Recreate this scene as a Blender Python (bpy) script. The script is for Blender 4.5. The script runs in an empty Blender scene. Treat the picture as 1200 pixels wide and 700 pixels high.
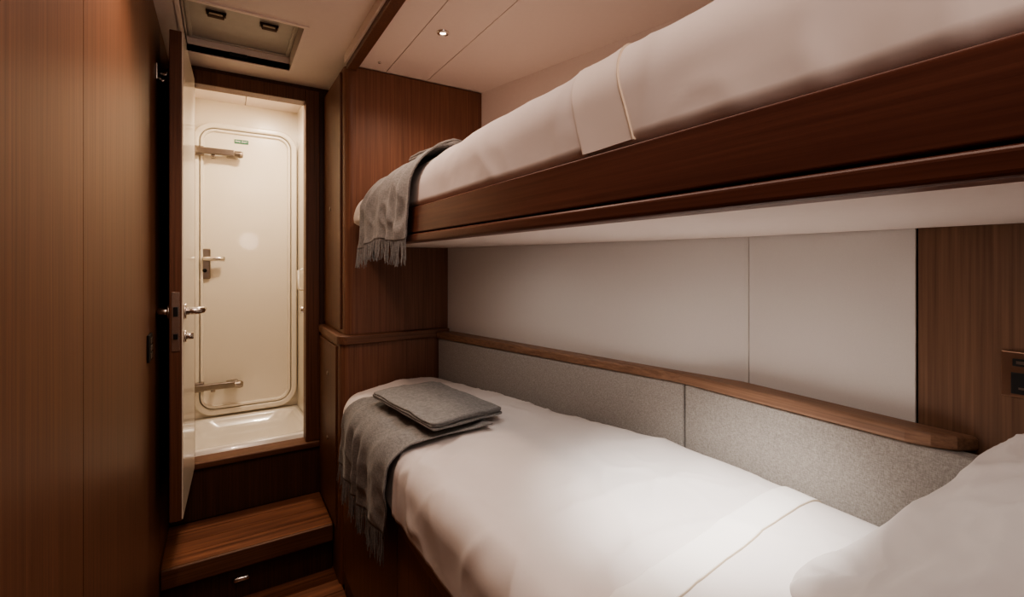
import bpy, bmesh, math, random
from mathutils import Vector, Matrix, noise
random.seed(4)
SC = bpy.context.scene
COL = SC.collection
F = 550.0; HZ = 308.0; EYE = 1.45
TH = math.atan2(340, 550)

# ---------------------------------------------------------------- materials
def lin(c):
    r = []
    for v in c:
        v = v/255.0
        r.append(v/12.92 if v <= 0.04045 else ((v+0.055)/1.055)**2.4)
    return (r[0], r[1], r[2], 1)

def newmat(name):
    m = bpy.data.materials.new(name); m.use_nodes = True
    nt = m.node_tree
    return m, nt, nt.nodes['Principled BSDF']

def wood(name, dark, light, axis='z', rough=0.46, fine=150, coat=0.06, broad=24, mixb=0.22):
    m, nt, b = newmat(name)
    geo = nt.nodes.new('ShaderNodeNewGeometry')
    def layer(fs, ls, det, dist=0.0):
        mp = nt.nodes.new('ShaderNodeMapping')
        mp.inputs['Scale'].default_value = {'x': (ls, fs, fs), 'y': (fs, ls, fs), 'z': (fs, fs, ls)}[axis]
        nt.links.new(geo.outputs['Position'], mp.inputs['Vector'])
        n = nt.nodes.new('ShaderNodeTexNoise'); n.inputs['Scale'].default_value = 1.0
        n.inputs['Detail'].default_value = det; n.inputs['Roughness'].default_value = 0.6; n.inputs['Distortion'].default_value = dist
        nt.links.new(mp.outputs[0], n.inputs['Vector']); return n
    n1 = layer(fine, 2.2, 4); n2 = layer(broad, 0.7, 3, 0.3)
    mx = nt.nodes.new('ShaderNodeMath'); mx.operation = 'MULTIPLY_ADD'
    nt.links.new(n1.outputs['Fac'], mx.inputs[0]); mx.inputs[1].default_value = 1-mixb
    m2 = nt.nodes.new('ShaderNodeMath'); m2.operation = 'MULTIPLY'
    nt.links.new(n2.outputs['Fac'], m2.inputs[0]); m2.inputs[1].default_value = mixb
    nt.links.new(m2.outputs[0], mx.inputs[2])
    r = nt.nodes.new('ShaderNodeValToRGB')
    r.color_ramp.elements[0].position = 0.28; r.color_ramp.elements[0].color = lin(dark)
    r.color_ramp.elements[1].position = 0.72; r.color_ramp.elements[1].color = lin(light)
    nt.links.new(mx.outputs[0], r.inputs['Fac'])
    nt.links.new(r.outputs['Color'], b.inputs['Base Color'])
    b.inputs['Roughness'].default_value = rough
    b.inputs['Specular IOR Level'].default_value = 0.4
    b.inputs['Coat Weight'].default_value = coat
    b.inputs['Coat Roughness'].default_value = 0.35
    bp = nt.nodes.new('ShaderNodeBump'); bp.inputs['Strength'].default_value = 0.06
    bp.inputs['Distance'].default_value = 0.002
    nt.links.new(n1.outputs['Fac'], bp.inputs['Height'])
    nt.links.new(bp.outputs[0], b.inputs['Normal'])
    return m

def plain(name, c, rough=0.5, metal=0.0, nscale=30, var=0.04, bump=0.0, coat=0.0, bdist=0.001):
    m, nt, b = newmat(name)
    geo = nt.nodes.new('ShaderNodeNewGeometry')
    n = nt.nodes.new('ShaderNodeTexNoise'); n.inputs['Scale'].default_value = nscale
    n.inputs['Detail'].default_value = 4
    nt.links.new(geo.outputs['Position'], n.inputs['Vector'])
    r = nt.nodes.new('ShaderNodeValToRGB')
    c0 = lin(c)
    r.color_ramp.elements[0].position = 0.3; r.color_ramp.elements[1].position = 0.7
    r.color_ramp.elements[0].color = tuple(max(0, x*(1-var)) for x in c0[:3])+(1,)
    r.color_ramp.elements[1].color = tuple(min(1, x*(1+var)) for x in c0[:3])+(1,)
    nt.links.new(n.outputs['Fac'], r.inputs['Fac'])
    nt.links.new(r.outputs['Color'], b.inputs['Base Color'])
    b.inputs['Roughness'].default_value = rough
    b.inputs['Metallic'].default_value = metal
    b.inputs['Coat Weight'].default_value = coat
    if bump:
        bp = nt.nodes.new('ShaderNodeBump'); bp.inputs['Strength'].default_value = bump
        bp.inputs['Distance'].default_value = bdist
        nt.links.new(n.outputs['Fac'], bp.inputs['Height'])
        nt.links.new(bp.outputs[0], b.inputs['Normal'])
    return m

def weave(name, dark, light, sc=(520, 520, 420), rough=0.95, bump=0.25):
    m, nt, b = newmat(name)
    geo = nt.nodes.new('ShaderNodeNewGeometry')
    outs = []
    for s in ((sc[0], sc[1], sc[2]*0.25), (sc[0]*0.2, sc[1]*0.2, sc[2])):
        mp = nt.nodes.new('ShaderNodeMapping'); mp.inputs['Scale'].default_value = s
        nt.links.new(geo.outputs['Position'], mp.inputs['Vector'])
        n = nt.nodes.new('ShaderNodeTexNoise'); n.inputs['Scale'].default_value = 1
        n.inputs['Detail'].default_value = 2
        nt.links.new(mp.outputs[0], n.inputs['Vector']); outs.append(n)
    a = nt.nodes.new('ShaderNodeMath'); a.operation = 'ADD'
    nt.links.new(outs[0].outputs['Fac'], a.inputs[0]); nt.links.new(outs[1].outputs['Fac'], a.inputs[1])
    r = nt.nodes.new('ShaderNodeValToRGB')
    h = nt.nodes.new('ShaderNodeMath'); h.operation = 'MULTIPLY'; h.inputs[1].default_value = 0.5
    nt.links.new(a.outputs[0], h.inputs[0]); nt.links.new(h.outputs[0], r.inputs['Fac'])
    r.color_ramp.elements[0].position = 0.36; r.color_ramp.elements[0].color = lin(dark)
    r.color_ramp.elements[1].position = 0.64; r.color_ramp.elements[1].color = lin(light)
    nt.links.new(r.outputs['Color'], b.inputs['Base Color'])
    b.inputs['Roughness'].default_value = rough
    b.inputs['Sheen Weight'].default_value = 0.15
    bp = nt.nodes.new('ShaderNodeBump'); bp.inputs['Strength'].default_value = bump
    bp.inputs['Distance'].default_value = 0.0006
    nt.links.new(h.outputs[0], bp.inputs['Height']); nt.links.new(bp.outputs[0], b.inputs['Normal'])
    return m

W_WALL = wood('walnut_wall', (88, 58, 43), (132, 93, 70), 'z')
W_WARD = wood('walnut_wardrobe', (96, 64, 50), (140, 98, 78), 'z')
W_RAIL = wood('walnut_rail', (78, 45, 36), (114, 73, 59), 'y', rough=0.34, fine=130)
W_TRIMY = wood('walnut_trim_length', (104, 76, 60), (156, 121, 97), 'y')
W_TRIMX = wood('walnut_trim_cross', (86, 58, 45), (132, 94, 73), 'x')
W_TRIMZ = wood('walnut_trim_upright', (76, 49, 37), (120, 81, 62), 'z')
W_FLOOR = wood('teak_floor', (74, 45, 34), (164, 112, 86), 'x', fine=48, rough=0.34, coat=0.2, mixb=0.45)
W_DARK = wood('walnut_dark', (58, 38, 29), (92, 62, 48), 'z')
W_PANEL = wood('walnut_panel', (98, 70, 54), (140, 106, 83), 'z')
M_FAB = weave('backrest_fabric', (138, 132, 126), (176, 169, 162), (700, 700, 640), bump=0.1)
M_WOOL = weave('grey_wool', (112, 112, 112), (148, 146, 144), (360, 360, 360))
M_WOOL2 = weave('light_grey_wool', (134, 131, 128), (162, 158, 154), (360, 360, 360))
M_SHEET = plain('white_cotton', (222, 215, 212), 0.85, nscale=14, var=0.01, bump=0.25, bdist=0.003)
M_BAND = plain('white_sateen', (240, 235, 231), 0.6, nscale=14, var=0.005)
M_BAND2 = plain('warm_white_sateen', (225, 217, 212), 0.65, nscale=14, var=0.005)
M_PIPE = plain('champagne_satin', (206, 190, 170), 0.5)
M_LIGHTP = plain('pale_leather_panel', (216, 210, 205), 0.65, nscale=400, var=0.02, bump=0.1)
M_CEIL = plain('ceiling_white', (232, 219, 211), 0.55, nscale=60, var=0.01)
M_GEL = plain('cream_gelcoat', (232, 223, 208), 0.28, nscale=4, var=0.01, coat=0.3)
M_TRAY = plain('white_gelcoat', (236, 229, 218), 0.2, nscale=4, var=0.01, coat=0.4)
M_CHROME = plain('polished_chrome', (220, 214, 208), 0.26, 1.0, var=0.02)
M_BRONZE = plain('bronze_metal', (150, 118, 98), 0.3, 0.85, var=0.04)
M_STEEL = plain('brushed_steel', (160, 150, 140), 0.28, 1.0, var=0.05)
M_HANDLE = plain('dark_bronze_handle', (92, 74, 62), 0.35, 0.8, var=0.05)
M_BLACK = plain('black_plastic', (18, 17, 17), 0.45)
M_DARKGAP = plain('dark_gap', (14, 9, 7), 0.9)
M_GREY = plain('hatch_grey', (180, 174, 166), 0.4)
M_GREEN = plain('sign_green', (20, 100, 66), 0.5)
M_WHITE = plain('sign_white', (236, 236, 230), 0.5)
def emis(name, c, s):
    m, nt, b = newmat(name)
    b.inputs['Base Color'].default_value = lin(c)
    b.inputs['Emission Color'].default_value = lin(c); b.inputs['Emission Strength'].default_value = s
    return m
M_LED = emis('led_lens', (255, 225, 190), 12)
M_BLUE = emis('blue_led', (60, 110, 200), 1.5)

# ---------------------------------------------------------------- helpers
def wloc(o):
    l = Vector(o.location)
    while o.parent is not None:
        o = o.parent; l += Vector(o.location)
    return l

def finish(name, bm, mat, parent=None, smooth=False):
    bmesh.ops.recalc_face_normals(bm, faces=bm.faces)
    me = bpy.data.meshes.new(name); bm.to_mesh(me); bm.free()
    xs = [v.co for v in me.vertices]
    lo = Vector([min(v[i] for v in xs) for i in range(3)]); hi = Vector([max(v[i] for v in xs) for i in range(3)])
    c = Vector(((lo.x+hi.x)/2, (lo.y+hi.y)/2, lo.z))
    me.transform(Matrix.Translation(-c))
    me.materials.append(mat)
    ob = bpy.data.objects.new(name, me); COL.objects.link(ob)
    if smooth:
        for p in me.polygons: p.use_smooth = True
    ob.location = c
    if parent is not None:
        ob.parent = parent
        ob.location = c - wloc(parent)
    return ob

def add_box(bm, x0, x1, y0, y1, z0, z1):
    vs = [bm.verts.new(p) for p in ((x0,y0,z0),(x1,y0,z0),(x1,y1,z0),(x0,y1,z0),(x0,y0,z1),(x1,y0,z1),(x1,y1,z1),(x0,y1,z1))]
    for f in ((0,3,2,1),(4,5,6,7),(0,1,5,4),(1,2,6,5),(2,3,7,6),(3,0,4,7)):
        bm.faces.new([vs[i] for i in f])

def bev(ob, w, seg=3, ang=50):
    md = ob.modifiers.new('bevel', 'BEVEL'); md.width = w; md.segments = seg; md.limit_method = 'ANGLE'; md.angle_limit = math.radians(ang)
    return ob

def boxes(name, bl, mat, parent=None, bevel=0):
    bm = bmesh.new()
    for b in bl: add_box(bm, *b)
    ob = finish(name, bm, mat, parent)
    if bevel: bev(ob, bevel)
    return ob

def box(name, x0, x1, y0, y1, z0, z1, mat, parent=None, bevel=0):
    return boxes(name, [(x0, x1, y0, y1, z0, z1)], mat, parent, bevel)

def prism(name, poly, z0, z1, mat, parent=None, bevel=0):
    bm = bmesh.new()
    a = [bm.verts.new((x, y, z0)) for x, y in poly]; b = [bm.verts.new((x, y, z1)) for x, y in poly]
    n = len(poly)
    bm.faces.new(a); bm.faces.new(b)
    for i in range(n): bm.faces.new((a[i], a[(i+1) % n], b[(i+1) % n], b[i]))
    ob = finish(name, bm, mat, parent)
    if bevel: bev(ob, bevel, 4)
    return ob

def rrect(cx, cz, w, h, r, n=8):
    pts = []
    for k, (sx, sz) in enumerate(((1,1),(-1,1),(-1,-1),(1,-1))):
        for i in range(n+1):
            a = math.radians(90*k + 90*i/n)
            pts.append((cx+sx*(w/2-r)+r*math.cos(a), cz+sz*(h/2-r)+r*math.sin(a)))
    return pts

def tube_bm(bm, pts, r, seg=10, caps=True, rad=None):
    pts = [Vector(p) for p in pts]; rings = []
    up0 = Vector((0, 0, 1))
    for i, p in enumerate(pts):
        t = (pts[min(i+1, len(pts)-1)]-pts[max(i-1, 0)]).normalized()
        u = up0 if abs(t.dot(up0)) < 0.95 else Vector((1, 0, 0))
        a = t.cross(u).normalized(); b = t.cross(a).normalized()
        rr = rad[i] if rad else r
        rings.append([bm.verts.new(p+rr*(math.cos(k*2*math.pi/seg)*a+math.sin(k*2*math.pi/seg)*b)) for k in range(seg)])
    for i in range(len(rings)-1):
        for k in range(seg):
            bm.faces.new((rings[i][k], rings[i][(k+1) % seg], rings[i+1][(k+1) % seg], rings[i+1][k]))
    if caps:
        bm.faces.new(rings[0]); bm.faces.new(rings[-1])

def tube(name, pts, r, mat, parent=None, seg=12, rad=None):
    bm = bmesh.new(); tube_bm(bm, pts, r, seg, rad=rad)
    return finish(name, bm, mat, parent, smooth=True)

def tag(o, label=None, category=None, kind=None, group=None):
    if label: o['label'] = label
    if category: o['category'] = category
    if kind: o['kind'] = kind
    if group: o['group'] = group
    return o

def empty(name, loc, **kw):
    e = bpy.data.objects.new(name, None); e.location = loc; e.empty_display_size = 0.05
    COL.objects.link(e); tag(e, **kw); return e

def S(o, label): return tag(o, label=label, category='room structure', kind='structure')

DY = 2.70
LX = -0.21
# ---------------------------------------------------------------- shell
S(boxes('wall_left', [(LX-0.05, LX-0.012, -0.45, 3.72, 0, 2.5), (LX-0.012, LX, -0.45, 1.1115, 0, 2.5), (LX-0.012, LX, 1.1145, 2.33, 0, 2.5), (LX-0.012, LX, 2.333, 2.70, 0, 2.5)], W_WALL),
  'walnut veneer corridor wall with upright grain and a panel seam')
S(box('wall_back', -0.3, 1.9, -0.50, -0.45, 0, 2.45, W_WARD), 'walnut veneer wall behind the bunk heads')
lowwall = [(0.975, 2.2), (1.285, 0.80), (1.272, 0.40), (1.272, -0.45), (1.75, -0.45), (1.75, 2.2)]
S(prism('wall_right', [(x+0.008 if x < 1.7 else x, y) for x, y in lowwall], 0, 1.60, M_DARKGAP), 'hull side wall behind the bunks')
def along(y):
    if y > 0.8: return 0.975+(2.2-y)/(2.2-0.8)*0.31
    if y > 0.4: return 1.285-(0.8-y)/0.4*0.013
    return 1.272
def wp(name, y1, y0, mat, lab):
    ys = [y1]+([0.8] if y1 > 0.8 > y0 else [])+[y0]
    p = [(along(y), y) for y in ys]; q = [(along(y)+0.0075, y) for y in reversed(ys)]
    return S(prism(name, p+q, 0.6, 1.60, mat, bevel=0.002), lab)
wp('trim_1', 2.2, 0.788, M_LIGHTP, 'pale upholstered wall panel between the two bunks')
wp('trim_2', 0.7865, 0.403, M_LIGHTP, 'narrower pale upholstered wall panel beside the walnut panel')
wp('trim_3', 0.399, -0.45, W_PANEL, 'walnut wall panel carrying the power socket')
S(prism('wall_upper', [(1.17, 2.2), (1.17+0.2457*2.65, -0.45), (2.0, -0.45), (2.0, 2.2)], 1.60, 2.36, M_CEIL), 'cream hull lining above the upper bunk')
S(boxes('wall_front', [(LX-0.02, -0.15, DY, DY+0.06, 0, 2.45), (0.44, 1.3, DY, DY+0.06, 0, 2.45), (-0.15, 0.44, DY, DY+0.06, 2.36, 2.45), (-0.15, 0.44, DY, DY+0.06, 0, 0.47)], W_DARK),
  'walnut bulkhead around the shower room doorway')
S(boxes('trim_4', [(0.378, 0.447, DY-0.012, DY+0.075, 0.50, 2.37), (-0.170, -0.112, DY-0.012, DY+0.075, 0.50, 2.37), (-0.112, 0.378, DY-0.012, DY+0.075, 2.305, 2.37)], W_TRIMZ, bevel=0.004),
  'dark walnut door casing')
S(box('trim_5', -0.165, 0.447, DY-0.03, DY+0.075, 0.468, 0.50, W_TRIMX, bevel=0.008), 'walnut door sill above the step')
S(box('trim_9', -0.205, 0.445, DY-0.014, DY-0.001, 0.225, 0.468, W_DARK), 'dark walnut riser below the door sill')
def planked(x0, x1, y0, y1, z0, z1, w):
    bl = []; y = y0
    while y < y1-1e-4:
        ye = min(y+w, y1); bl.append((x0, x1, y+0.001, ye-0.001, z0, z1)); y = ye
    return bl
S(boxes('floor', planked(LX, 0.46, -0.45, 2.36, -0.03, 0.0, 0.09)+[(LX, 1.9, -0.45, 2.7, -0.06, -0.03)], W_FLOOR), 'teak plank cabin floor')
S(box('floor_shower', LX, 0.48, DY+0.06, 3.62, 0.26, 0.30, M_DARKGAP), 'raised floor under the shower tray')
st = empty('step', (0.12, 2.5, 0.0), label='teak corridor step below the doorway with flush latch', category='step')
boxes('tread', planked(LX+0.002, 0.444, 2.33, 2.684, 0.185, 0.222, 0.0885), W_FLOOR, st)
box('nosing', LX+0.002, 0.444, 2.312, 2.33, 0.145, 0.224, W_TRIMX, st, bevel=0.006)
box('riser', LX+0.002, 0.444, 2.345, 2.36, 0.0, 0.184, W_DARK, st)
bm = bmesh.new(); tube_bm(bm, [(0.045, 2.342, 0.086), (0.05, 2.338, 0.086), (0.095, 2.338, 0.086), (0.10, 2.342, 0.086)], 0.011, 12)
lt = finish('latch', bm, M_CHROME, st, smooth=True); lt['label'] = 'small chrome flush latch'

# ceilings
CZ = 2.39; KZ = 2.35
hx0, hx1, hy0, hy1 = -0.13, 0.28, 2.03, 2.52
S(boxes('ceiling', [(-0.26, 0.47, -0.45, hy0, CZ, CZ+0.03), (-0.26, 0.47, hy1, 2.76, CZ, CZ+0.03), (-0.26, hx0, hy0, hy1, CZ, CZ+0.03), (hx1, 0.47, hy0, hy1, CZ, CZ+0.03),
   (0.47, 0.658, -0.45, 2.2, KZ, CZ+0.03), (0.661, 0.862, -0.45, 2.2, KZ, CZ+0.03), (0.865, 2.0, -0.45, 2.2, KZ, CZ+0.03), (0.47, 2.0, -0.45, 2.76, CZ, CZ+0.03)], M_CEIL),
  'cream panelled ceiling')
S(box('trim_6', 0.480, 0.525, -0.45, 2.205, KZ-0.022, CZ, W_TRIMZ, bevel=0.004), 'dark walnut ceiling strip between corridor and bunks')
h = empty('ceiling_hatch', ((hx0+hx1)/2, (hy0+hy1)/2, CZ), label='square overhead escape hatch recessed in the cream ceiling', category='hatch')
fw = 0.016; dz = 2.455
boxes('frame', [(hx0-fw, hx1+fw, hy0-fw, hy0, CZ-0.005, CZ), (hx0-fw, hx1+fw, hy1, hy1+fw, CZ-0.005, CZ), (hx0-fw, hx0, hy0, hy1, CZ-0.005, CZ), (hx1, hx1+fw, hy0, hy1, CZ-0.005, CZ),
    (hx0-0.008, hx1+0.008, hy0-0.008, hy0, CZ, dz), (hx0-0.008, hx1+0.008, hy1, hy1+0.008, CZ, dz), (hx0-0.008, hx0, hy0, hy1, CZ, dz), (hx1, hx1+0.008, hy0, hy1, CZ, dz)], M_CEIL, h)
box('pane', hx0-0.008, hx1+0.008, hy0-0.008, hy1+0.008, dz, dz+0.02, M_GREY, h)
boxes('inner_rim', [(hx0+0.006, hx1-0.006, hy1-0.02, hy1-0.006, dz-0.008, dz), (hx0+0.006, hx1-0.006, hy0+0.006, hy0+0.02, dz-0.008, dz), (hx0+0.006, hx0+0.02, hy0+0.02, hy1-0.02, dz-0.008, dz), (hx1-0.02, hx1-0.006, hy0+0.02, hy1-0.02, dz-0.008, dz)], M_GREY, h, bevel=0.003)
for hxp in (-0.02, 0.17):
    bm = bmesh.new()
    add_box(bm, hxp-0.035, hxp+0.035, 2.215, 2.24, dz-0.010, dz)
    tube_bm(bm, [(hxp-0.028, 2.22, dz-0.008), (hxp-0.026, 2.215, dz-0.024), (hxp+0.026, 2.215, dz-0.024), (hxp+0.028, 2.22, dz-0.008)], 0.006, 8)
    o = finish('handle', bm, M_HANDLE, h); o['label'] = 'dark bronze hatch locking handle'
box('plate', 0.03, 0.10, hy1-0.003, hy1, CZ+0.012, CZ+0.03, M_BLACK, h)

sp = empty('ceiling_spotlight', (0.734, 1.70, KZ), label='tiny recessed chrome spotlight in the cream ceiling', category='ceiling light')
bm = bmesh.new()
n = 28
prof = [(0.024, 0.0), (0.023, -0.006), (0.015, -0.009), (0.011, -0.003), (0.011, 0.0)]
rings = [[bm.verts.new((0.734+r*math.cos(k*2*math.pi/n), 1.70+r*math.sin(k*2*math.pi/n), KZ+z)) for k in range(n)] for r, z in prof]
for a, b in zip(rings, rings[1:]):
    for k in range(n): bm.faces.new((a[k], a[(k+1) % n], b[(k+1) % n], b[k]))
finish('bezel', bm, M_CHROME, sp, smooth=True)
tube('lens', [(0.734, 1.70, KZ), (0.734, 1.70, KZ-0.004)], 0.0105, M_LED, sp, seg=20)
tag(tube('ceiling_screw', [(0.60, 2.10, KZ), (0.60, 2.10, KZ-0.006)], 0.006, M_CHROME), label='small chrome stud in the cream ceiling', category='fastener')

# ---------------------------------------------------------------- shower room
BY = 3.60; BZ = 2.50
S(boxes('wall_shower', [(LX, 0.48, BY, BY+0.04, 0.3, BZ)], M_GEL), 'cream gelcoat shower room end wall')
S(box('wall_shower_right', 0.45, 0.48, DY+0.06, BY, 0.3, BZ, M_GEL), 'cream gelcoat shower room side wall')
S(box('wall_shower_left', LX-0.01, LX+0.01, DY+0.06, BY, 0.3, BZ, M_GEL), 'cream gelcoat shower room side wall')
S(boxes('ceiling_shower', [(LX, 0.13, DY+0.06, BY, BZ, BZ+0.03), (0.134, 0.48, DY+0.06, 3.2, BZ, BZ+0.03), (0.134, 0.48, 3.204, BY, BZ, BZ+0.03), (LX, 0.48, DY+0.06, BY, BZ+0.03, BZ+0.04)], M_CEIL), 'cream panelled shower room ceiling')
bm = bmesh.new()
loops = [(0.0, 0.515), (0.02, 0.522), (0.035, 0.52), (0.045, 0.505), (0.06, 0.44), (0.08, 0.405), (0.11, 0.39), (0.2, 0.385)]
tx0, tx1, ty0, ty1 = LX+0.012, 0.448, DY+0.077, BY-0.002
cx, cy = (tx0+tx1)/2, (ty0+ty1)/2
rr = []
for d, z in loops:
    pts = rrect(cx, cy, tx1-tx0-2*d, ty1-ty0-2*d, max(0.012, 0.11-abs(d-0.08)*0.5) if d > 0.01 else 0.004, 8)
    rr.append([bm.verts.new((p[0], p[1], min(z, 0.455) if p[1] > BY-0.14 else z)) for p in pts])
low = [bm.verts.new((p[0], p[1], 0.302)) for p in rrect(cx, cy, tx1-tx0, ty1-ty0, 0.004, 8)]
rr = [low]+rr
for a, b in zip(rr, rr[1:]):
    m_ = len(a)
    for k in range(m_): bm.faces.new((a[k], a[(k+1) % m_], b[(k+1) % m_], b[k]))
bm.faces.new(rr[-1]); bm.faces.new(rr[0])
tag(finish('shower_tray', bm, M_TRAY, smooth=True), label='glossy white moulded shower tray behind the door sill', category='shower tray')

d2 = empty('door_2', (0.14, BY, 0.47), label='cream watertight escape door with rounded frame and chrome latches', category='door', kind='structure')
def ring_xz(bm, cx, cz, prof, y):
    L = []
    for w, hh, r, dy in prof:
        L.append([bm.verts.new((p[0], y-dy, p[1])) for p in rrect(cx, cz, w, hh, r, 10)])
    for a, b in zip(L, L[1:]):
        for k in range(len(a)): bm.faces.new((a[k], a[(k+1) % len(a)], b[(k+1) % len(b)], b[k]))
    return L
dcx, dcz, dw, dh = 0.143, 1.410, 0.60, 1.88
def flat(o, w=0.005):
    m = o.modifiers.new('b', 'BEVEL'); m.width = w; m.segments = 4; m.limit_method = 'ANGLE'; m.angle_limit = math.radians(35)
    return o
bm = bmesh.new()
ring_xz(bm, dcx, dcz, [(dw, dh, 0.12, 0), (dw, dh, 0.12, 0.045), (dw-0.070, dh-0.070, 0.09, 0.045), (dw-0.070, dh-0.070, 0.09, 0.0)], BY)
flat(finish('outer_frame', bm, M_GEL, d2), 0.010)
bm = bmesh.new()
w2, h2 = dw-0.080, dh-0.080
L = ring_xz(bm, dcx, dcz, [(w2, h2, 0.084, 0), (w2, h2, 0.084, 0.036), (w2-0.03, h2-0.03, 0.070, 0.036), (w2-0.036, h2-0.036, 0.068, 0.018)], BY)
bm.faces.new(L[-1])
flat(finish('leaf', bm, M_GEL, d2), 0.004)
for zz in (2.155, 0.665):
    bm = bmesh.new(); yb = BY-0.043
    add_box(bm, -0.160, -0.095, yb-0.03, yb+0.004, zz-0.030, zz+0.030)
    add_box(bm, 0.025, 0.090, yb-0.03, yb+0.026, zz-0.024, zz+0.020)
    add_box(bm, -0.14, 0.07, yb-0.050, yb-0.026, zz-0.020, zz+0.020)
    tube_bm(bm, [(0.065, yb-0.038, zz-0.003), (0.10, yb-0.035, zz-0.005), (0.118, yb-0.035, zz-0.006)], 0.02, 12, rad=[0.018, 0.024, 0.018])
    add_box(bm, -0.06, -0.035, yb-0.04, yb+0.026, zz-0.036, zz-0.02)
    o = finish('hinge', bm, M_STEEL, d2); o['label'] = 'polished steel bar hinge'
    md = o.modifiers.new('b', 'BEVEL'); md.width = 0.005; md.segments = 2
boxes('lock_plate', [(-0.122, -0.062, BY-0.034, BY-0.012, 1.345, 1.54)], M_STEEL, d2, bevel=0.008)
tube('lever', [(-0.092, BY-0.02, 1.475), (-0.092, BY-0.06, 1.475), (-0.077, BY-0.068, 1.475), (-0.02, BY-0.068, 1.475), (0.015, BY-0.064, 1.473)], 0.015, M_CHROME, d2)
tube('keyhole', [(-0.092, BY-0.03, 1.40), (-0.092, BY-0.039, 1.40)], 0.012, M_BLACK, d2)
sg = box('sign', 0.07, 0.15, BY-0.0215, BY-0.0175, 2.235, 2.261, M_GREEN, d2); sg['label'] = 'small green exit sign'
cu = bpy.data.curves.new('t', 'FONT'); cu.body = 'FIRE EXIT'; cu.size = 0.017; cu.align_x = 'CENTER'; cu.align_y = 'CENTER'; cu.extrude = 0.0004
to = bpy.data.objects.new('t', cu); COL.objects.link(to)
dg = bpy.context.evaluated_depsgraph_get(); tm = bpy.data.meshes.new_from_object(to.evaluated_get(dg))
bpy.data.objects.remove(to)
tm.transform(Matrix.Rotation(math.radians(90), 4, 'X')); tm.materials.clear(); tm.materials.append(M_WHITE)
lt2 = bpy.data.objects.new('lettering', tm); COL.objects.link(lt2); lt2.parent = sg
lt2.location = Vector((0.11, BY-0.0219, 2.248))-wloc(sg)
mx = empty('shower_mixer', (0.45, 3.15, 1.05), label='chrome shower control on the cream side wall', category='shower control')
bm = bmesh.new(); add_box(bm, 0.436, 0.4498, 3.10, 3.20, 1.04, 1.22); bev(finish('body', bm, M_CHROME, mx), 0.005)
tube('knob', [(0.436, 3.15, 1.16), (0.41, 3.15, 1.16)], 0.02, M_CHROME, mx)
box('indicator', 0.4345, 0.436, 3.13, 3.17, 1.075, 1.10, M_BLUE, mx)
gr = empty('grab_handle', (0.45, 3.3, 1.2), label='small white recessed handle on the shower wall', category='handle')
tube('bar', [(0.449, 3.32, 1.27), (0.42, 3.32, 1.28), (0.42, 3.32, 1.40), (0.449, 3.32, 1.41)], 0.008, M_GEL, gr)

# ---------------------------------------------------------------- wooden door leaf (open)
d1 = empty('door_1', (-0.12, 2.69, 0.51), label='open walnut cabin door with cream inner face and chrome levers', category='door', kind='structure')
P0 = Vector((-0.108, 2.685)); P1 = Vector((-0.124, 2.14)); ax = (P1-P0).normalized(); nr = Vector((-ax.y, ax.x))
if nr.x < 0: nr = -nr
def dpt(s, o): q = P0+ax*s+nr*o; return (q.x, q.y)
Lf = (P1-P0).length; z0, z1 = 0.475, 2.315
LT = 0.042
prism('leaf', [dpt(0, -LT), dpt(0, -0.004), dpt(Lf, -0.004), dpt(Lf, -LT)], z0+0.01, z1, W_TRIMZ, d1, bevel=0.003)
o = prism('inner_face', [dpt(0.03, -0.0038), dpt(0.03, 0.0), dpt(Lf-0.006, 0.0), dpt(Lf-0.006, -0.0038)], z0+0.014, z1-0.004, M_GEL, d1); o['label'] = 'cream laminate inner face'
prism('lock_plate', [dpt(Lf-0.001, -0.034), dpt(Lf-0.001, -0.010), dpt(Lf+0.003, -0.010), dpt(Lf+0.003, -0.034)], 1.12, 1.34, M_CHROME, d1, bevel=0.001)
bm = bmesh.new()
a_ = dpt(Lf+0.003, -0.029); b_ = dpt(Lf+0.012, -0.015)
add_box(bm, a_[0], b_[0], b_[1], a_[1], 1.25, 1.285); add_box(bm, a_[0], b_[0], b_[1], a_[1], 1.165, 1.185)
finish('bolt', bm, M_BLACK, d1)
def P3(s, o, z): a = dpt(s, o); return (a[0], a[1], z)
sh = Lf-0.040
for side in (1, -1):
    b0 = 0.0 if side > 0 else -LT
    q = 0.054 if side > 0 else 0.031
    bm = bmesh.new()
    tube_bm(bm, [P3(sh, b0, 1.265), P3(sh, b0+side*0.008, 1.265)], 0.030, 20)
    tube_bm(bm, [P3(sh, b0, 1.265), P3(sh, b0+side*(q-0.008), 1.265), P3(sh-0.01, b0+side*q, 1.265), P3(sh-0.11, b0+side*q, 1.262)], 0.014, 10)
    o = finish('lever_handle', bm, M_CHROME, d1, smooth=True); o['label'] = 'chrome lever handle'
bm = bmesh.new()
tube_bm(bm, [P3(sh, 0, 1.17), P3(sh, 0.008, 1.17)], 0.023, 20)
tube_bm(bm, [P3(sh, 0.0, 1.17), P3(sh, 0.03, 1.17)], 0.013, 12)
finish('thumb_turn', bm, M_CHROME, d1, smooth=True)

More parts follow.
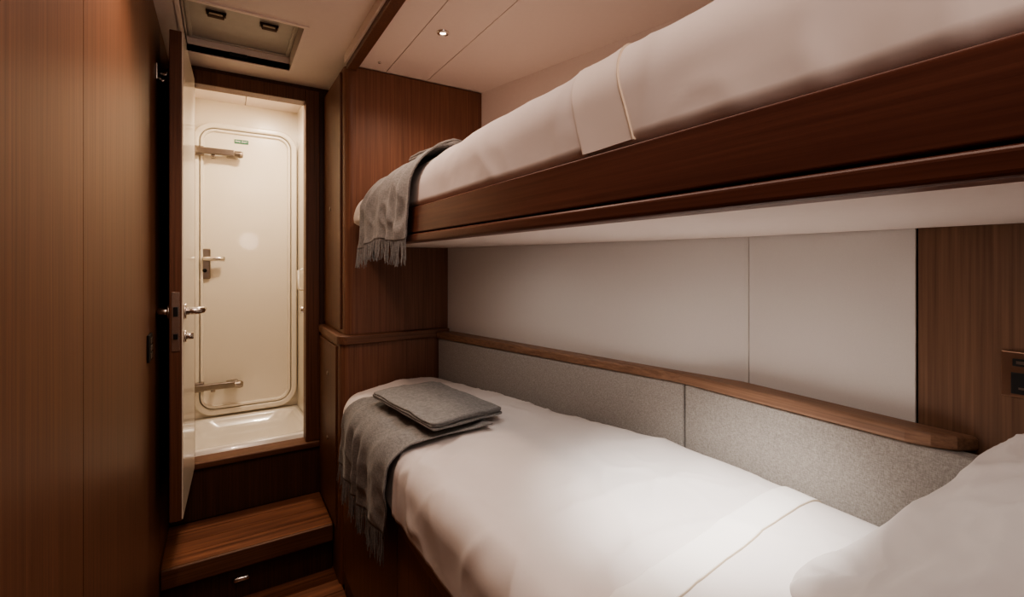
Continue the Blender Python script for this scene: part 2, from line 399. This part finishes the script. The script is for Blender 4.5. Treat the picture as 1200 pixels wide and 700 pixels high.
ho = empty('coat_hook', (LX, 2.20, 2.12), label='chrome coat hook on the walnut wall', category='coat hook')
zh = EYE+221/550*1.78
hy = 2.20
box('backplate', LX, LX+0.006, hy-0.02, hy+0.02, zh-0.03, zh+0.03, M_CHROME, ho, bevel=0.002)
tube('hook', [(LX+0.004, hy, zh), (LX+0.03, hy, zh-0.005), (LX+0.038, hy, zh+0.004), (LX+0.039, hy, zh+0.02)], 0.006, M_CHROME, ho)
tube('peg', [(LX+0.004, hy, zh-0.015), (LX+0.02, hy, zh-0.03), (LX+0.032, hy, zh-0.022)], 0.006, M_CHROME, ho)
sw = empty('light_switch', (LX, 1.98, 1.12), label='black switch plate with small buttons on the walnut wall', category='light switch')
box('plate', LX, LX+0.008, 1.94, 2.02, 1.12, 1.21, M_BLACK, sw, bevel=0.002)
for k in range(3):
    box('button', LX+0.008, LX+0.011, 1.955, 2.005, 1.13+k*0.025, 1.148+k*0.025, M_STEEL, sw, bevel=0.001)

# ---------------------------------------------------------------- wardrobe
def corner_prism(x0, y0, x1, y1, r):
    p = [(x1, y0), (x1, y1), (x0, y1)]
    for i in range(9):
        a = math.pi+math.radians(90*i/8); p.append((x0+r+r*math.cos(a), y0+r+r*math.sin(a)))
    return p
wd = empty('wardrobe', (0.8, 2.4, 0), label='tall walnut wardrobe with rounded corner at the bunk foot', category='wardrobe')
prism('body', corner_prism(0.475, 2.205, 1.5, 2.685, 0.04), 1.122, 2.348, W_WARD, wd)
o = box('door', 0.466, 0.475, 2.27, 2.665, 1.14, 2.335, W_TRIMZ, wd, bevel=0.002)
prism('ledge', corner_prism(0.440, 2.172, 0.975, 2.685, 0.045), 1.080, 1.121, W_TRIMX, wd, bevel=0.007)
prism('base', corner_prism(0.450, 2.186, 0.93, 2.683, 0.04), 0.0, 1.079, W_WARD, wd)
db = box('door', 0.442, 0.450, 2.25, 2.665, 0.24, 1.065, W_TRIMZ, wd, bevel=0.002)
for dd, zz, yy, xx in ((db, 0.908, 2.44, 0.442), (db, 0.59, 2.44, 0.442), (o, 1.72, 2.50, 0.466)):
    tube('knob', [(xx, yy, zz), (xx-0.003, yy, zz), (xx-0.004, yy, zz)], 0.010, M_STEEL, dd, seg=20, rad=[0.011, 0.011, 0.008])

# ---------------------------------------------------------------- lower bed base
bb = empty('bunk_base', (0.8, 1.0, 0), label='walnut lower bunk base with drawer fronts', category='bed base')
box('body', 0.466, 0.90, -0.44, 2.16, 0.0, 0.699, W_DARK, bb)
box('top_rail', 0.452, 0.466, -0.44, 2.16, 0.645, 0.699, W_TRIMY, bb, bevel=0.003)
for ya, yb in ((-0.40, 0.68), (0.685, 1.405), (1.41, 2.15)):
    box('drawer_front', 0.456, 0.466, ya, yb, 0.09, 0.64, W_WARD, bb, bevel=0.002)
box('plinth', 0.462, 0.466, -0.44, 2.16, 0.0, 0.085, W_DARK, bb)

def cush(name, pts, lab):
    q = [(x+0.045, y) for x, y in reversed(pts)]
    o = prism(name, pts+q, 0.76, 1.076, M_FAB, bevel=0.008)
    return tag(o, label=lab, category='backrest cushion', group='grey upholstered backrest panels along the lower bunk')
cush('backrest_cushion', [(0.905, 2.16), (1.211, 0.956)], 'long grey woven backrest panel beside the lower bunk')
cush('backrest_cushion.001', [(1.212, 0.951), (1.212, 0.25)], 'shorter grey woven backrest panel near the pillow')
cap = [(0.898, 2.165), (1.204, 0.955), (1.204, 0.40), (1.212, 0.36), (1.232, 0.325), (1.268, 0.300), (1.268, 0.40), (1.282, 0.80), (0.985, 2.165)]
tag(prism('backrest_cap_rail', cap, 1.0765, 1.108, W_TRIMY, bevel=0.008), label='walnut cap rail with rounded edge over the grey backrest', category='rail')

# ---------------------------------------------------------------- bedding surfaces
def nz(x, y, z=0.0): return noise.noise(Vector((x, y, z)))
class Bed:
    def __init__(s, x0, Z, r, hem, crown, y0, yf, xb, R=0.07, cr=0.12, seed=0, rg=0.005, lump=1.0, fine=0.0024):
        s.x0, s.Z, s.r, s.hem, s.crown, s.y0, s.yf, s.xb, s.R, s.cr, s.seed, s.rg, s.lump, s.fine = x0, Z, r, hem, crown, y0, yf, xb, R, cr, seed, rg, lump, fine
    def X0(s, y):
        d = y-(s.yf-s.cr)
        if d <= 0: return s.x0
        return s.x0+s.cr-math.sqrt(max(0, s.cr**2-d*d))
    def drop(s, y):
        d = y-(s.yf-s.R)
        if d <= 0: return 0
        return s.R-math.sqrt(max(0, s.R**2-d*d))
    def pt(s, a, y, off=0.0, wr=True):
        x0 = s.X0(y); r = s.r; Z = s.Z(y) if callable(s.Z) else s.Z
        if a >= 0:
            x = x0+r+a; zc = s.crown*(1-math.exp(-a/0.15))
            bk = s.xb(y)-x
            zc -= 0.05*math.exp(-max(0, bk)/0.035)
            p = Vector((x, y, Z+zc+off)); n = Vector((0, 0, 1))
        elif -a < math.pi*r/2:
            t = -a/r
            p = Vector((x0+r-(r+off)*math.sin(t), y, Z-r+(r+off)*math.cos(t))); n = Vector((-math.sin(t), 0, math.cos(t)))
        else:
            d = -a-math.pi*r/2
            p = Vector((x0-off, y, Z-r-d)); n = Vector((-1, 0, 0))
        if wr:
            k = s.seed
            w = (0.006*nz(p.x*5+k, p.y*3, p.z*4)+0.004*nz(p.x*7-p.y*9, p.y*4+p.x*5+k, p.z*9))*s.lump
            rd = 1-abs(nz(p.x*3.2+p.y*2.2+k, p.y*4.5-p.x*2.0, p.z*5+k))*2.2
            w += s.rg*max(0, rd)**3*(0.4+nz(p.x*2+k, p.y*2, 7.7)*1.2)
            rd2 = 1-abs(nz(p.x*9-p.y*4+k*2, p.y*7+p.x*3, p.z*6+k))*3.2
            w += s.fine*max(0, rd2)**2*max(0, 0.4+nz(p.x*3-k, p.y*3, 1.7)*1.5)
            side = 1 if a > -0.02 else 1.3
            p += n*w*side
            fold = max(0, nz(y*7+k, 3.3, (a+y)*1.2))**2*0.010*s.lump
            p += n*fold
        p.z -= s.drop(y)
        return p

def cushx(y):
    if y > 0.953: return 0.903+(2.16-y)*0.254
    return 1.209
BL = Bed(0.432, 0.885, 0.075, 0.703, 0.03, -0.40, 2.165, cushx, seed=1.7, rg=0.009, fine=0.0055)
def upx(y): return 1.17+0.2457*(2.2-y)-0.012
BU = Bed(0.482, lambda y: 1.80-0.028*max(0, (y-0.5))/0.9, 0.105, 1.616, 0.02, -0.40, 2.19, upx, R=0.06, cr=0.13, seed=6.1, rg=0.003, lump=0.65)

def make_duvet(name, B, botz, lab):
    e = empty(name, (0.8, 1.0, botz), label=lab, category='bedding')
    bm = bmesh.new()
    ys = [B.y0+(B.yf-B.y0)*(i/260) for i in range(260)]+[B.yf-0.012, B.yf-0.006, B.yf-0.002, B.yf-0.0003]
    ys = sorted(set(ys))
    rows = []
    for y in ys:
        Z = B.Z(y) if callable(B.Z) else B.Z
        lowl = -(math.pi*B.r/2+Z-B.r-B.hem)
        W = B.xb(y)-0.004-B.X0(y)-B.r
        row = []
        for i in range(27):
            a = lowl*(1-i/26); p = B.pt(a, y)
            p.z = max(p.z, botz+0.0005*i)
            if i == 0: p.x += 0.010
            row.append(bm.verts.new(p))
        for i in range(1, 81):
            a = W*i/80; row.append(bm.verts.new(B.pt(a, y)))
        row.append(bm.verts.new((B.xb(y)-0.004, y, botz)))
        row.append(bm.verts.new((B.X0(y)+0.02, y, botz)))
        rows.append(row)
    n = len(rows[0])
    for a, b in zip(rows, rows[1:]):
        for k in range(n): bm.faces.new((a[k], a[(k+1) % n], b[(k+1) % n], b[k]))
    bm.faces.new(rows[0]); bm.faces.new(rows[-1])
    finish('cover', bm, M_SHEET, e, smooth=True)
    return e
def band(B, ya, yb, off, mat, parent, name, slant=0.0, x1pad=0.01, thin=False):
    bm = bmesh.new(); rows = []
    ym = (ya+yb)/2
    Z = B.Z(ym) if callable(B.Z) else B.Z
    low0 = -(math.pi*B.r/2+Z-B.r-B.hem); lowl = low0+0.004
    Wd = B.xb(ym)-x1pad-B.X0(ym)-B.r
    if thin:
        fs = [0, 0.0, 0.5, 1.0, 1.0]; os = [-0.003, off*0.9, off, off*0.9, -0.003]
    else:
        fs = [0, 0.0, 0.015, 0.05, 0.2, 0.35, 0.5, 0.65, 0.8, 0.95, 0.985, 1.0, 1.0]
        os = [-0.003, off*0.7, off*0.95]+[off]*7+[off*0.95, off*0.7, -0.003]
    for f, o in zip(fs, os):
        row = []
        for i in range(121):
            a = lowl+(Wd-lowl)*i/120
            y = ya+(yb-ya)*f+slant*(a-low0)
            row.append(bm.verts.new(B.pt(a, y, o)))
        rows.append(row)
    for a, b in zip(rows, rows[1:]):
        for k in range(120): bm.faces.new((a[k], a[k+1], b[k+1], b[k]))
    return finish(name, bm, mat, parent, smooth=True)
dl = make_duvet('duvet', BL, 0.7005, 'white cotton duvet tucked over the lower bunk mattress')
band(BL, 0.474, 0.546, 0.004, M_BAND, dl, 'folded_sheet', slant=0.085)
band(BL, 0.4726, 0.474, 0.004, M_PIPE, dl, 'piping', slant=0.085, thin=True)
du = make_duvet('duvet.001', BU, 1.6135, 'white cotton duvet over the upper bunk mattress')
band(BU, 0.462, 0.565, 0.002, M_BAND2, du, 'folded_sheet', slant=0.33)
band(BU, 0.4594, 0.462, 0.003, M_PIPE, du, 'piping', slant=0.33, thin=True)

# ---------------------------------------------------------------- upper bunk frame
ub = empty('upper_bunk', (0.8, 1.0, 1.51), label='dark walnut upper bunk with white underside', category='bunk bed')
RE = 1.80
def railpoly(x, t):
    p = [(x+t, -0.44), (x, -0.44)]
    for i in range(7):
        a = math.radians(90*i/6); R_ = 0.05; p.append((x+R_-R_*math.cos(a), RE-R_+R_*math.sin(a)))
    p += [(x+0.10, RE), (x+0.10, RE-t), (x+t+0.02, RE-t), (x+t, RE-0.06)]
    return p
prism('rail', railpoly(0.475, 0.025), 1.537, 1.612, W_RAIL, ub, bevel=0.003)
prism('lower_lip', railpoly(0.473, 0.037), 1.510, 1.5345, W_RAIL, ub, bevel=0.006)
prism('groove', railpoly(0.480, 0.02), 1.5335, 1.5375, M_DARKGAP, ub)
us = prism('underside_panel', [(0.575, 2.20), (0.575, RE-0.03), (0.511, RE-0.06), (0.511, -0.44), (1.268, -0.44), (1.268, 0.40), (1.281, 0.80), (0.972, 2.20)], 1.524, 1.533, M_CEIL, ub); us['label'] = 'white underside panel'
prism('deck', [(0.575, 2.19), (0.575, RE-0.03), (0.503, RE-0.07), (0.503, -0.44), (1.0, -0.44), (0.96, 2.19)], 1.5345, 1.611, W_DARK, ub)

# ---------------------------------------------------------------- throws
def throw(name, B, ya, yb, a_top, a_bot, off, lab, seed, flen=0.06, amp=0.012, slant=0.0, spread=0.0):
    e = empty(name, (0.45, (ya+yb)/2, 0.5 if B is BL else 1.44), label=lab, category='blanket')
    NI, NJ = 130, 80
    bm = bmesh.new()
    def pos(f, g, th=0.0):
        a = a_top+(a_bot-a_top)*g
        hang = max(0, min(1, (-a-0.03)/0.12)) if a < 0 else 0
        y = ya+(yb-ya)*f+slant*(a-a_bot)+spread*(f-0.5)*hang
        y += 0.010*nz(g*4, f*3, seed+5)
        p = B.pt(a, y, off+th, wr=False)
        amp2 = amp*hang
        w = 0.5+0.5*math.sin(f*30+seed+1.5*math.sin(f*9+seed)+0.8*g)
        p.x -= amp2*w*1.3+0.004*nz(f*12, g*9, seed)*hang
        p.z += (1-hang)*(0.003*math.sin(f*23+seed+g*5)+0.006*(0.4+nz(f*6, g*6, seed)))
        rd = max(0, 1-abs(nz(f*5+g*2+seed, g*4-f, 2.2))*3)
        p.z += (1-hang)*0.006*rd; p.x -= hang*0.005*rd
        if a < 0:
            p.z += 0.012*math.sin(f*7+seed)*hang*g
        return p
    top = [[bm.verts.new(pos(i/NI, j/NJ)) for i in range(NI+1)] for j in range(NJ+1)]
    bot = [[bm.verts.new(pos(i/NI, j/NJ, -0.005)) for i in range(NI+1)] for j in range(NJ+1)]
    for j in range(NJ):
        for i in range(NI):
            bm.faces.new((top[j][i], top[j][i+1], top[j+1][i+1], top[j+1][i]))
            bm.faces.new((bot[j][i], bot[j+1][i], bot[j+1][i+1], bot[j][i+1]))
    for i in range(NI):
        bm.faces.new((top[0][i], bot[0][i], bot[0][i+1], top[0][i+1])); bm.faces.new((top[NJ][i], top[NJ][i+1], bot[NJ][i+1], bot[NJ][i]))
    for j in range(NJ):
        bm.faces.new((top[j][0], top[j+1][0], bot[j+1][0], bot[j][0])); bm.faces.new((top[j][NI], bot[j][NI], bot[j+1][NI], top[j+1][NI]))
    finish('cloth', bm, M_WOOL, e, smooth=True)
    bm = bmesh.new()
    cnt = 120
    for k in range(cnt):
        f = (k+0.5)/cnt
        p = pos(f, 1.0, -0.002); l = flen*(0.8+0.35*random.random())
        dx, dy = random.uniform(-0.010, 0.006), random.uniform(-0.014, 0.014)
        tube_bm(bm, [p+Vector((0, 0, 0.006)), p+Vector((dx*0.4, dy*0.5, -l*0.5)), p+Vector((dx, dy, -l))], 0.002, 5, rad=[0.0020, 0.0019, 0.0013])
    o = finish('fringe', bm, M_WOOL, e); o['kind'] = 'stuff'
    return e
throw('throw_blanket', BL, 1.43, 1.99, 0.235, -0.315, 0.014, 'grey wool throw with fringe draped over the lower bunk edge', 1.0, flen=0.09, slant=-0.20, spread=0.06)
throw('throw_blanket.001', BU, 1.33, 1.88, 0.16, -0.305, 0.022, 'grey wool throw with fringe draped over the upper bunk rail', 4.0, flen=0.07, amp=0.008, slant=-0.22)

def folded(name, c, L, Wd, rot, layers, th, lab, mat, seed):
    path = []; r = th*0.52
    for k in range(layers):
        z = r+k*2*r; xs = (-L/2+r, L/2-r) if k % 2 == 0 else (L/2-r, -L/2+r+0.012*k)
        for i in range(25):
            path.append((xs[0]+(xs[1]-xs[0])*i/24, z))
        if k < layers-1:
            ex = xs[1]; sgn = 1 if k % 2 == 0 else -1
            for i in range(1, 8):
                a = -math.pi/2+math.pi*i/8; path.append((ex+sgn*r*math.cos(a), z+r+r*math.sin(a)))
    out, inn = [], []
    for i, p in enumerate(path):
        q0 = path[max(i-1, 0)]; q1 = path[min(i+1, len(path)-1)]
        t = Vector((q1[0]-q0[0], q1[1]-q0[1])).normalized(); nn = Vector((-t.y, t.x))*th*0.48
        out.append((p[0]+nn.x, p[1]+nn.y)); inn.append((p[0]-nn.x, p[1]-nn.y))
    loop = out+inn[::-1]
    bm = bmesh.new(); rings = []
    M = Matrix.Translation(Vector(c)) @ Matrix.Rotation(rot, 4, 'Z')
    ws = [-1, -0.985, -0.96]+[-0.92+1.84*j/24 for j in range(25)]+[0.96, 0.985, 1]
    cz_ = {1.0: 0.7, 0.985: 0.9}
    for wf in ws:
        w = wf*Wd/2
        rg = []
        sq = cz_.get(round(abs(wf), 3), 1.0)
        ci = max(0, abs(w)-(Wd/2-0.02)); cr_ = 0.02-math.sqrt(max(0, 0.02**2-ci*ci))
        for (x, z) in loop:
            lay = min(layers-1, int(z/(2*r)))
            zc_ = r+lay*2*r
            zz = zc_+(z-zc_)*sq
            xx = x*(1-cr_/(L/2)*0.7)
            ww = w*(1+0.03*nz(lay*2.3+4, seed))+0.004*nz(x*9, lay*3.1, seed)
            hz = (z/(2*r*layers))
            sag = -0.003*hz*((abs(x)/(L/2))**4+(abs(w)/(Wd/2))**4)+0.006*hz*nz(x*8, w*8, seed)+0.004*hz*max(0, 1-abs(nz(x*7+w*9, w*6, seed))*4)
            rg.append(bm.verts.new(M @ Vector((xx+0.008*nz(w*9, lay*1.7, seed), ww, max(zz+sag, 0.0005)))))
        rings.append(rg)
    n_ = len(loop)
    for a, b in zip(rings, rings[1:]):
        for k in range(n_): bm.faces.new((a[k], a[(k+1) % n_], b[(k+1) % n_], b[k]))
    m_ = len(out)
    for rg in (rings[0], rings[-1]):
        for i in range(m_-1):
            bm.faces.new((rg[i], rg[i+1], rg[n_-2-i], rg[n_-1-i]))
    o = finish(name, bm, mat, smooth=True)
    return tag(o, label=lab, category='blanket')
folded('folded_blanket', (0.650, 1.585, 0.937), 0.48, 0.27, math.radians(97), 3, 0.008, 'neatly folded grey wool blanket on the lower bunk', M_WOOL, 2.0)
folded('folded_blanket.001', (0.69, 1.49, 1.817), 0.34, 0.20, math.radians(95), 2, 0.010, 'folded light grey blanket on the upper bunk', M_WOOL2, 5.0)

# ---------------------------------------------------------------- pillow
def pillow(name, c, L, W, T, rx, ry, rz, lab, seed):
    bm = bmesh.new(); N = 90; M = Matrix.Translation(Vector(c)) @ Matrix.Rotation(rz, 4, 'Z') @ Matrix.Rotation(ry, 4, 'Y') @ Matrix.Rotation(rx, 4, 'X')
    def hgt(u, v):
        a = max(0, 1-abs(u)**2.6); b = max(0, 1-abs(v)**2.6)
        return (a*b)**0.5
    def fit(p, base):
        # smooth maximum keeps the contact with the mattress soft
        k = 0.03; d = p.z-base
        p.z = base+0.5*(d+math.sqrt(d*d+k*k)) if base > 0.925 else max(p.z, base)
        p.x = min(p.x, 1.196 if p.z < 1.112 else 1.258)
        return p
    tp, bt = {}, {}
    for i in range(N+1):
        for j in range(N+1):
            u = math.sin((-1+2*i/N)*math.pi/2); v = math.sin((-1+2*j/N)*math.pi/2)
            mxx = max(abs(u), abs(v)); k_ = mxx/((abs(u)**5+abs(v)**5)**(1/5)) if mxx > 1e-6 else 1
            x = u*k_*L/2*(1-0.03*(1-v*v)); y = v*k_*W/2*(1-0.03*(1-u*u))
            hh = hgt(u, v)*T/2
            wv = 0.010*nz(u*2.2+seed, v*2.2)+0.013*max(0, 1-abs(nz(u*2.5+v*1.5+seed, v*2-u))*4)*max(0, nz(u*1.3, v*1.3, seed+3)+0.35)
            wv += 0.005*max(0, 1-abs(nz(u*4-v*2.5, v*3+u*2, seed+9))*4)
            t = hh+wv*min(1, hh/0.05)
            edge = i in (0, N) or j in (0, N)
            tp[i, j] = bm.verts.new(fit(M @ Vector((x, y, t)), 0.926+0.9*t))
            if edge: bt[i, j] = tp[i, j]
            else:
                q = fit(M @ Vector((x, y, -hh*0.8)), 0.924)
                bt[i, j] = bm.verts.new(q)
    for i in range(N):
        for j in range(N):
            bm.faces.new((tp[i, j], tp[i+1, j], tp[i+1, j+1], tp[i, j+1]))
            try: bm.faces.new((bt[i, j], bt[i, j+1], bt[i+1, j+1], bt[i+1, j]))
            except ValueError: pass
    o = finish(name, bm, M_SHEET, smooth=True)
    return tag(o, label=lab, category='pillow')
pillow('pillow', (0.875, 0.085, 1.045), 0.68, 0.58, 0.18, math.radians(-10), math.radians(-32), math.radians(-28), 'plump white cotton pillow propped on the lower bunk', 0.3)

# ---------------------------------------------------------------- socket
so = empty('power_socket', (1.27, 0.20, 1.2), label='bronze wall socket with black inserts and charging port', category='power socket')
zc = 1.24; X = 1.272
box('plate', X-0.006, X, 0.126, 0.272, zc-0.043, zc+0.043, M_BRONZE, so, bevel=0.002)
box('insert', X-0.008, X-0.006, 0.205, 0.258, zc-0.036, zc+0.004, M_BLACK, so, bevel=0.001)
box('charging_port', X-0.008, X-0.006, 0.228, 0.256, zc+0.016, zc+0.030, M_BLACK, so, bevel=0.001)
box('port_opening', X-0.0084, X-0.0079, 0.233, 0.251, zc+0.020, zc+0.026, M_STEEL, so)
box('insert', X-0.008, X-0.006, 0.136, 0.195, zc-0.034, zc+0.008, M_BLACK, so, bevel=0.001)
box('rocker_switch', X-0.010, X-0.006, 0.18, 0.195, zc+0.014, zc+0.034, M_BLACK, so, bevel=0.001)
for (yy, zz, wy, wz) in ((0.232, zc-0.006, 0.004, 0.009), (0.244, zc-0.025, 0.008, 0.004), (0.220, zc-0.025, 0.008, 0.004)):
    box('pin_slot', X-0.0084, X-0.0079, yy-wy/2, yy+wy/2, zz-wz/2, zz+wz/2, M_STEEL, so)

# ---------------------------------------------------------------- lights
def area(name, loc, size, sy, power, col, rot=(0, 0, 0)):
    l = bpy.data.lights.new(name, 'AREA'); l.shape = 'RECTANGLE'; l.size = size; l.size_y = sy; l.energy = power; l.color = col
    o = bpy.data.objects.new(name, l); o.location = loc; o.rotation_euler = rot; COL.objects.link(o); return o
def spot(name, loc, tgt, power, col, ang, blend=0.6, rad=0.02):
    l = bpy.data.lights.new(name, 'SPOT'); l.energy = power; l.color = col; l.spot_size = math.radians(ang); l.spot_blend = blend; l.shadow_soft_size = rad
    o = bpy.data.objects.new(name, l); o.location = loc
    o.rotation_euler = (Vector(tgt)-Vector(loc)).to_track_quat('-Z', 'Y').to_euler(); COL.objects.link(o); return o
WARM = (1.0, 0.74, 0.57); WARM2 = (1.0, 0.78, 0.66); NEU = (1.0, 0.92, 0.85)
spot('lamp_ceiling', (0.734, 1.70, 2.33), (0.734, 1.70, 0), 8, WARM, 150, 0.8)
spot('lamp_corridor', (0.05, 1.35, 2.36), (0.0, 1.40, 0), 15, WARM, 130, 0.9, 0.04)
spot('lamp_corridor_near', (0.12, 0.2, 2.36), (0.12, 0.2, 0), 3, WARM, 140, 0.8, 0.03)
area('fill_cabin', (0.25, 0.9, 2.34), 0.3, 1.6, 3.4, WARM2)  # soft general fill added to brighten the cabin, not a fixture
spot('fill_behind_camera', (0.32, -0.30, 1.75), (0.85, 1.8, 2.45), 9, (1.0, 0.79, 0.68), 110, 1.0, 0.12)  # unseen fill added behind the camera, stands in for bounce on the ceiling
for yy, pw in ((1.45, 1.8), (0.85, 2.3), (0.30, 1.7)):
    spot('fill_bunk', (0.66, yy, 1.50), (0.95, yy, 0.4), pw, NEU, 170, 1.0, 0.02)  # added fill spots under the upper bunk, no fittings modelled here
spot('lamp_reading', (0.78, 0.52, 1.50), (0.92, 0.66, 0.9), 25, (1, 0.95, 0.89), 74, 1.0, 0.04)
area('lamp_shower', (0.30, 3.0, 2.49), 0.12, 0.12, 8.5, (1.0, 0.83, 0.64))
w = bpy.data.worlds.new('w'); SC.world = w; w.use_nodes = True
w.node_tree.nodes['Background'].inputs[0].default_value = (0.9, 0.7, 0.55, 1); w.node_tree.nodes['Background'].inputs[1].default_value = 0.05

# ---------------------------------------------------------------- camera
cd = bpy.data.cameras.new('camera'); cam = bpy.data.objects.new('camera', cd); COL.objects.link(cam)
cd.sensor_width = 36; cd.sensor_fit = 'HORIZONTAL'; cd.lens = 36*F/1200; cd.shift_y = -(350-HZ)/1200; cd.clip_start = 0.02
cam.location = (0, 0, EYE); cam.rotation_euler = (math.radians(90), 0, -TH)
SC.camera = cam
SC.view_settings.view_transform = 'AgX'
try: SC.view_settings.look = 'AgX - Medium High Contrast'
except Exception: pass
SC.view_settings.exposure = 0.65
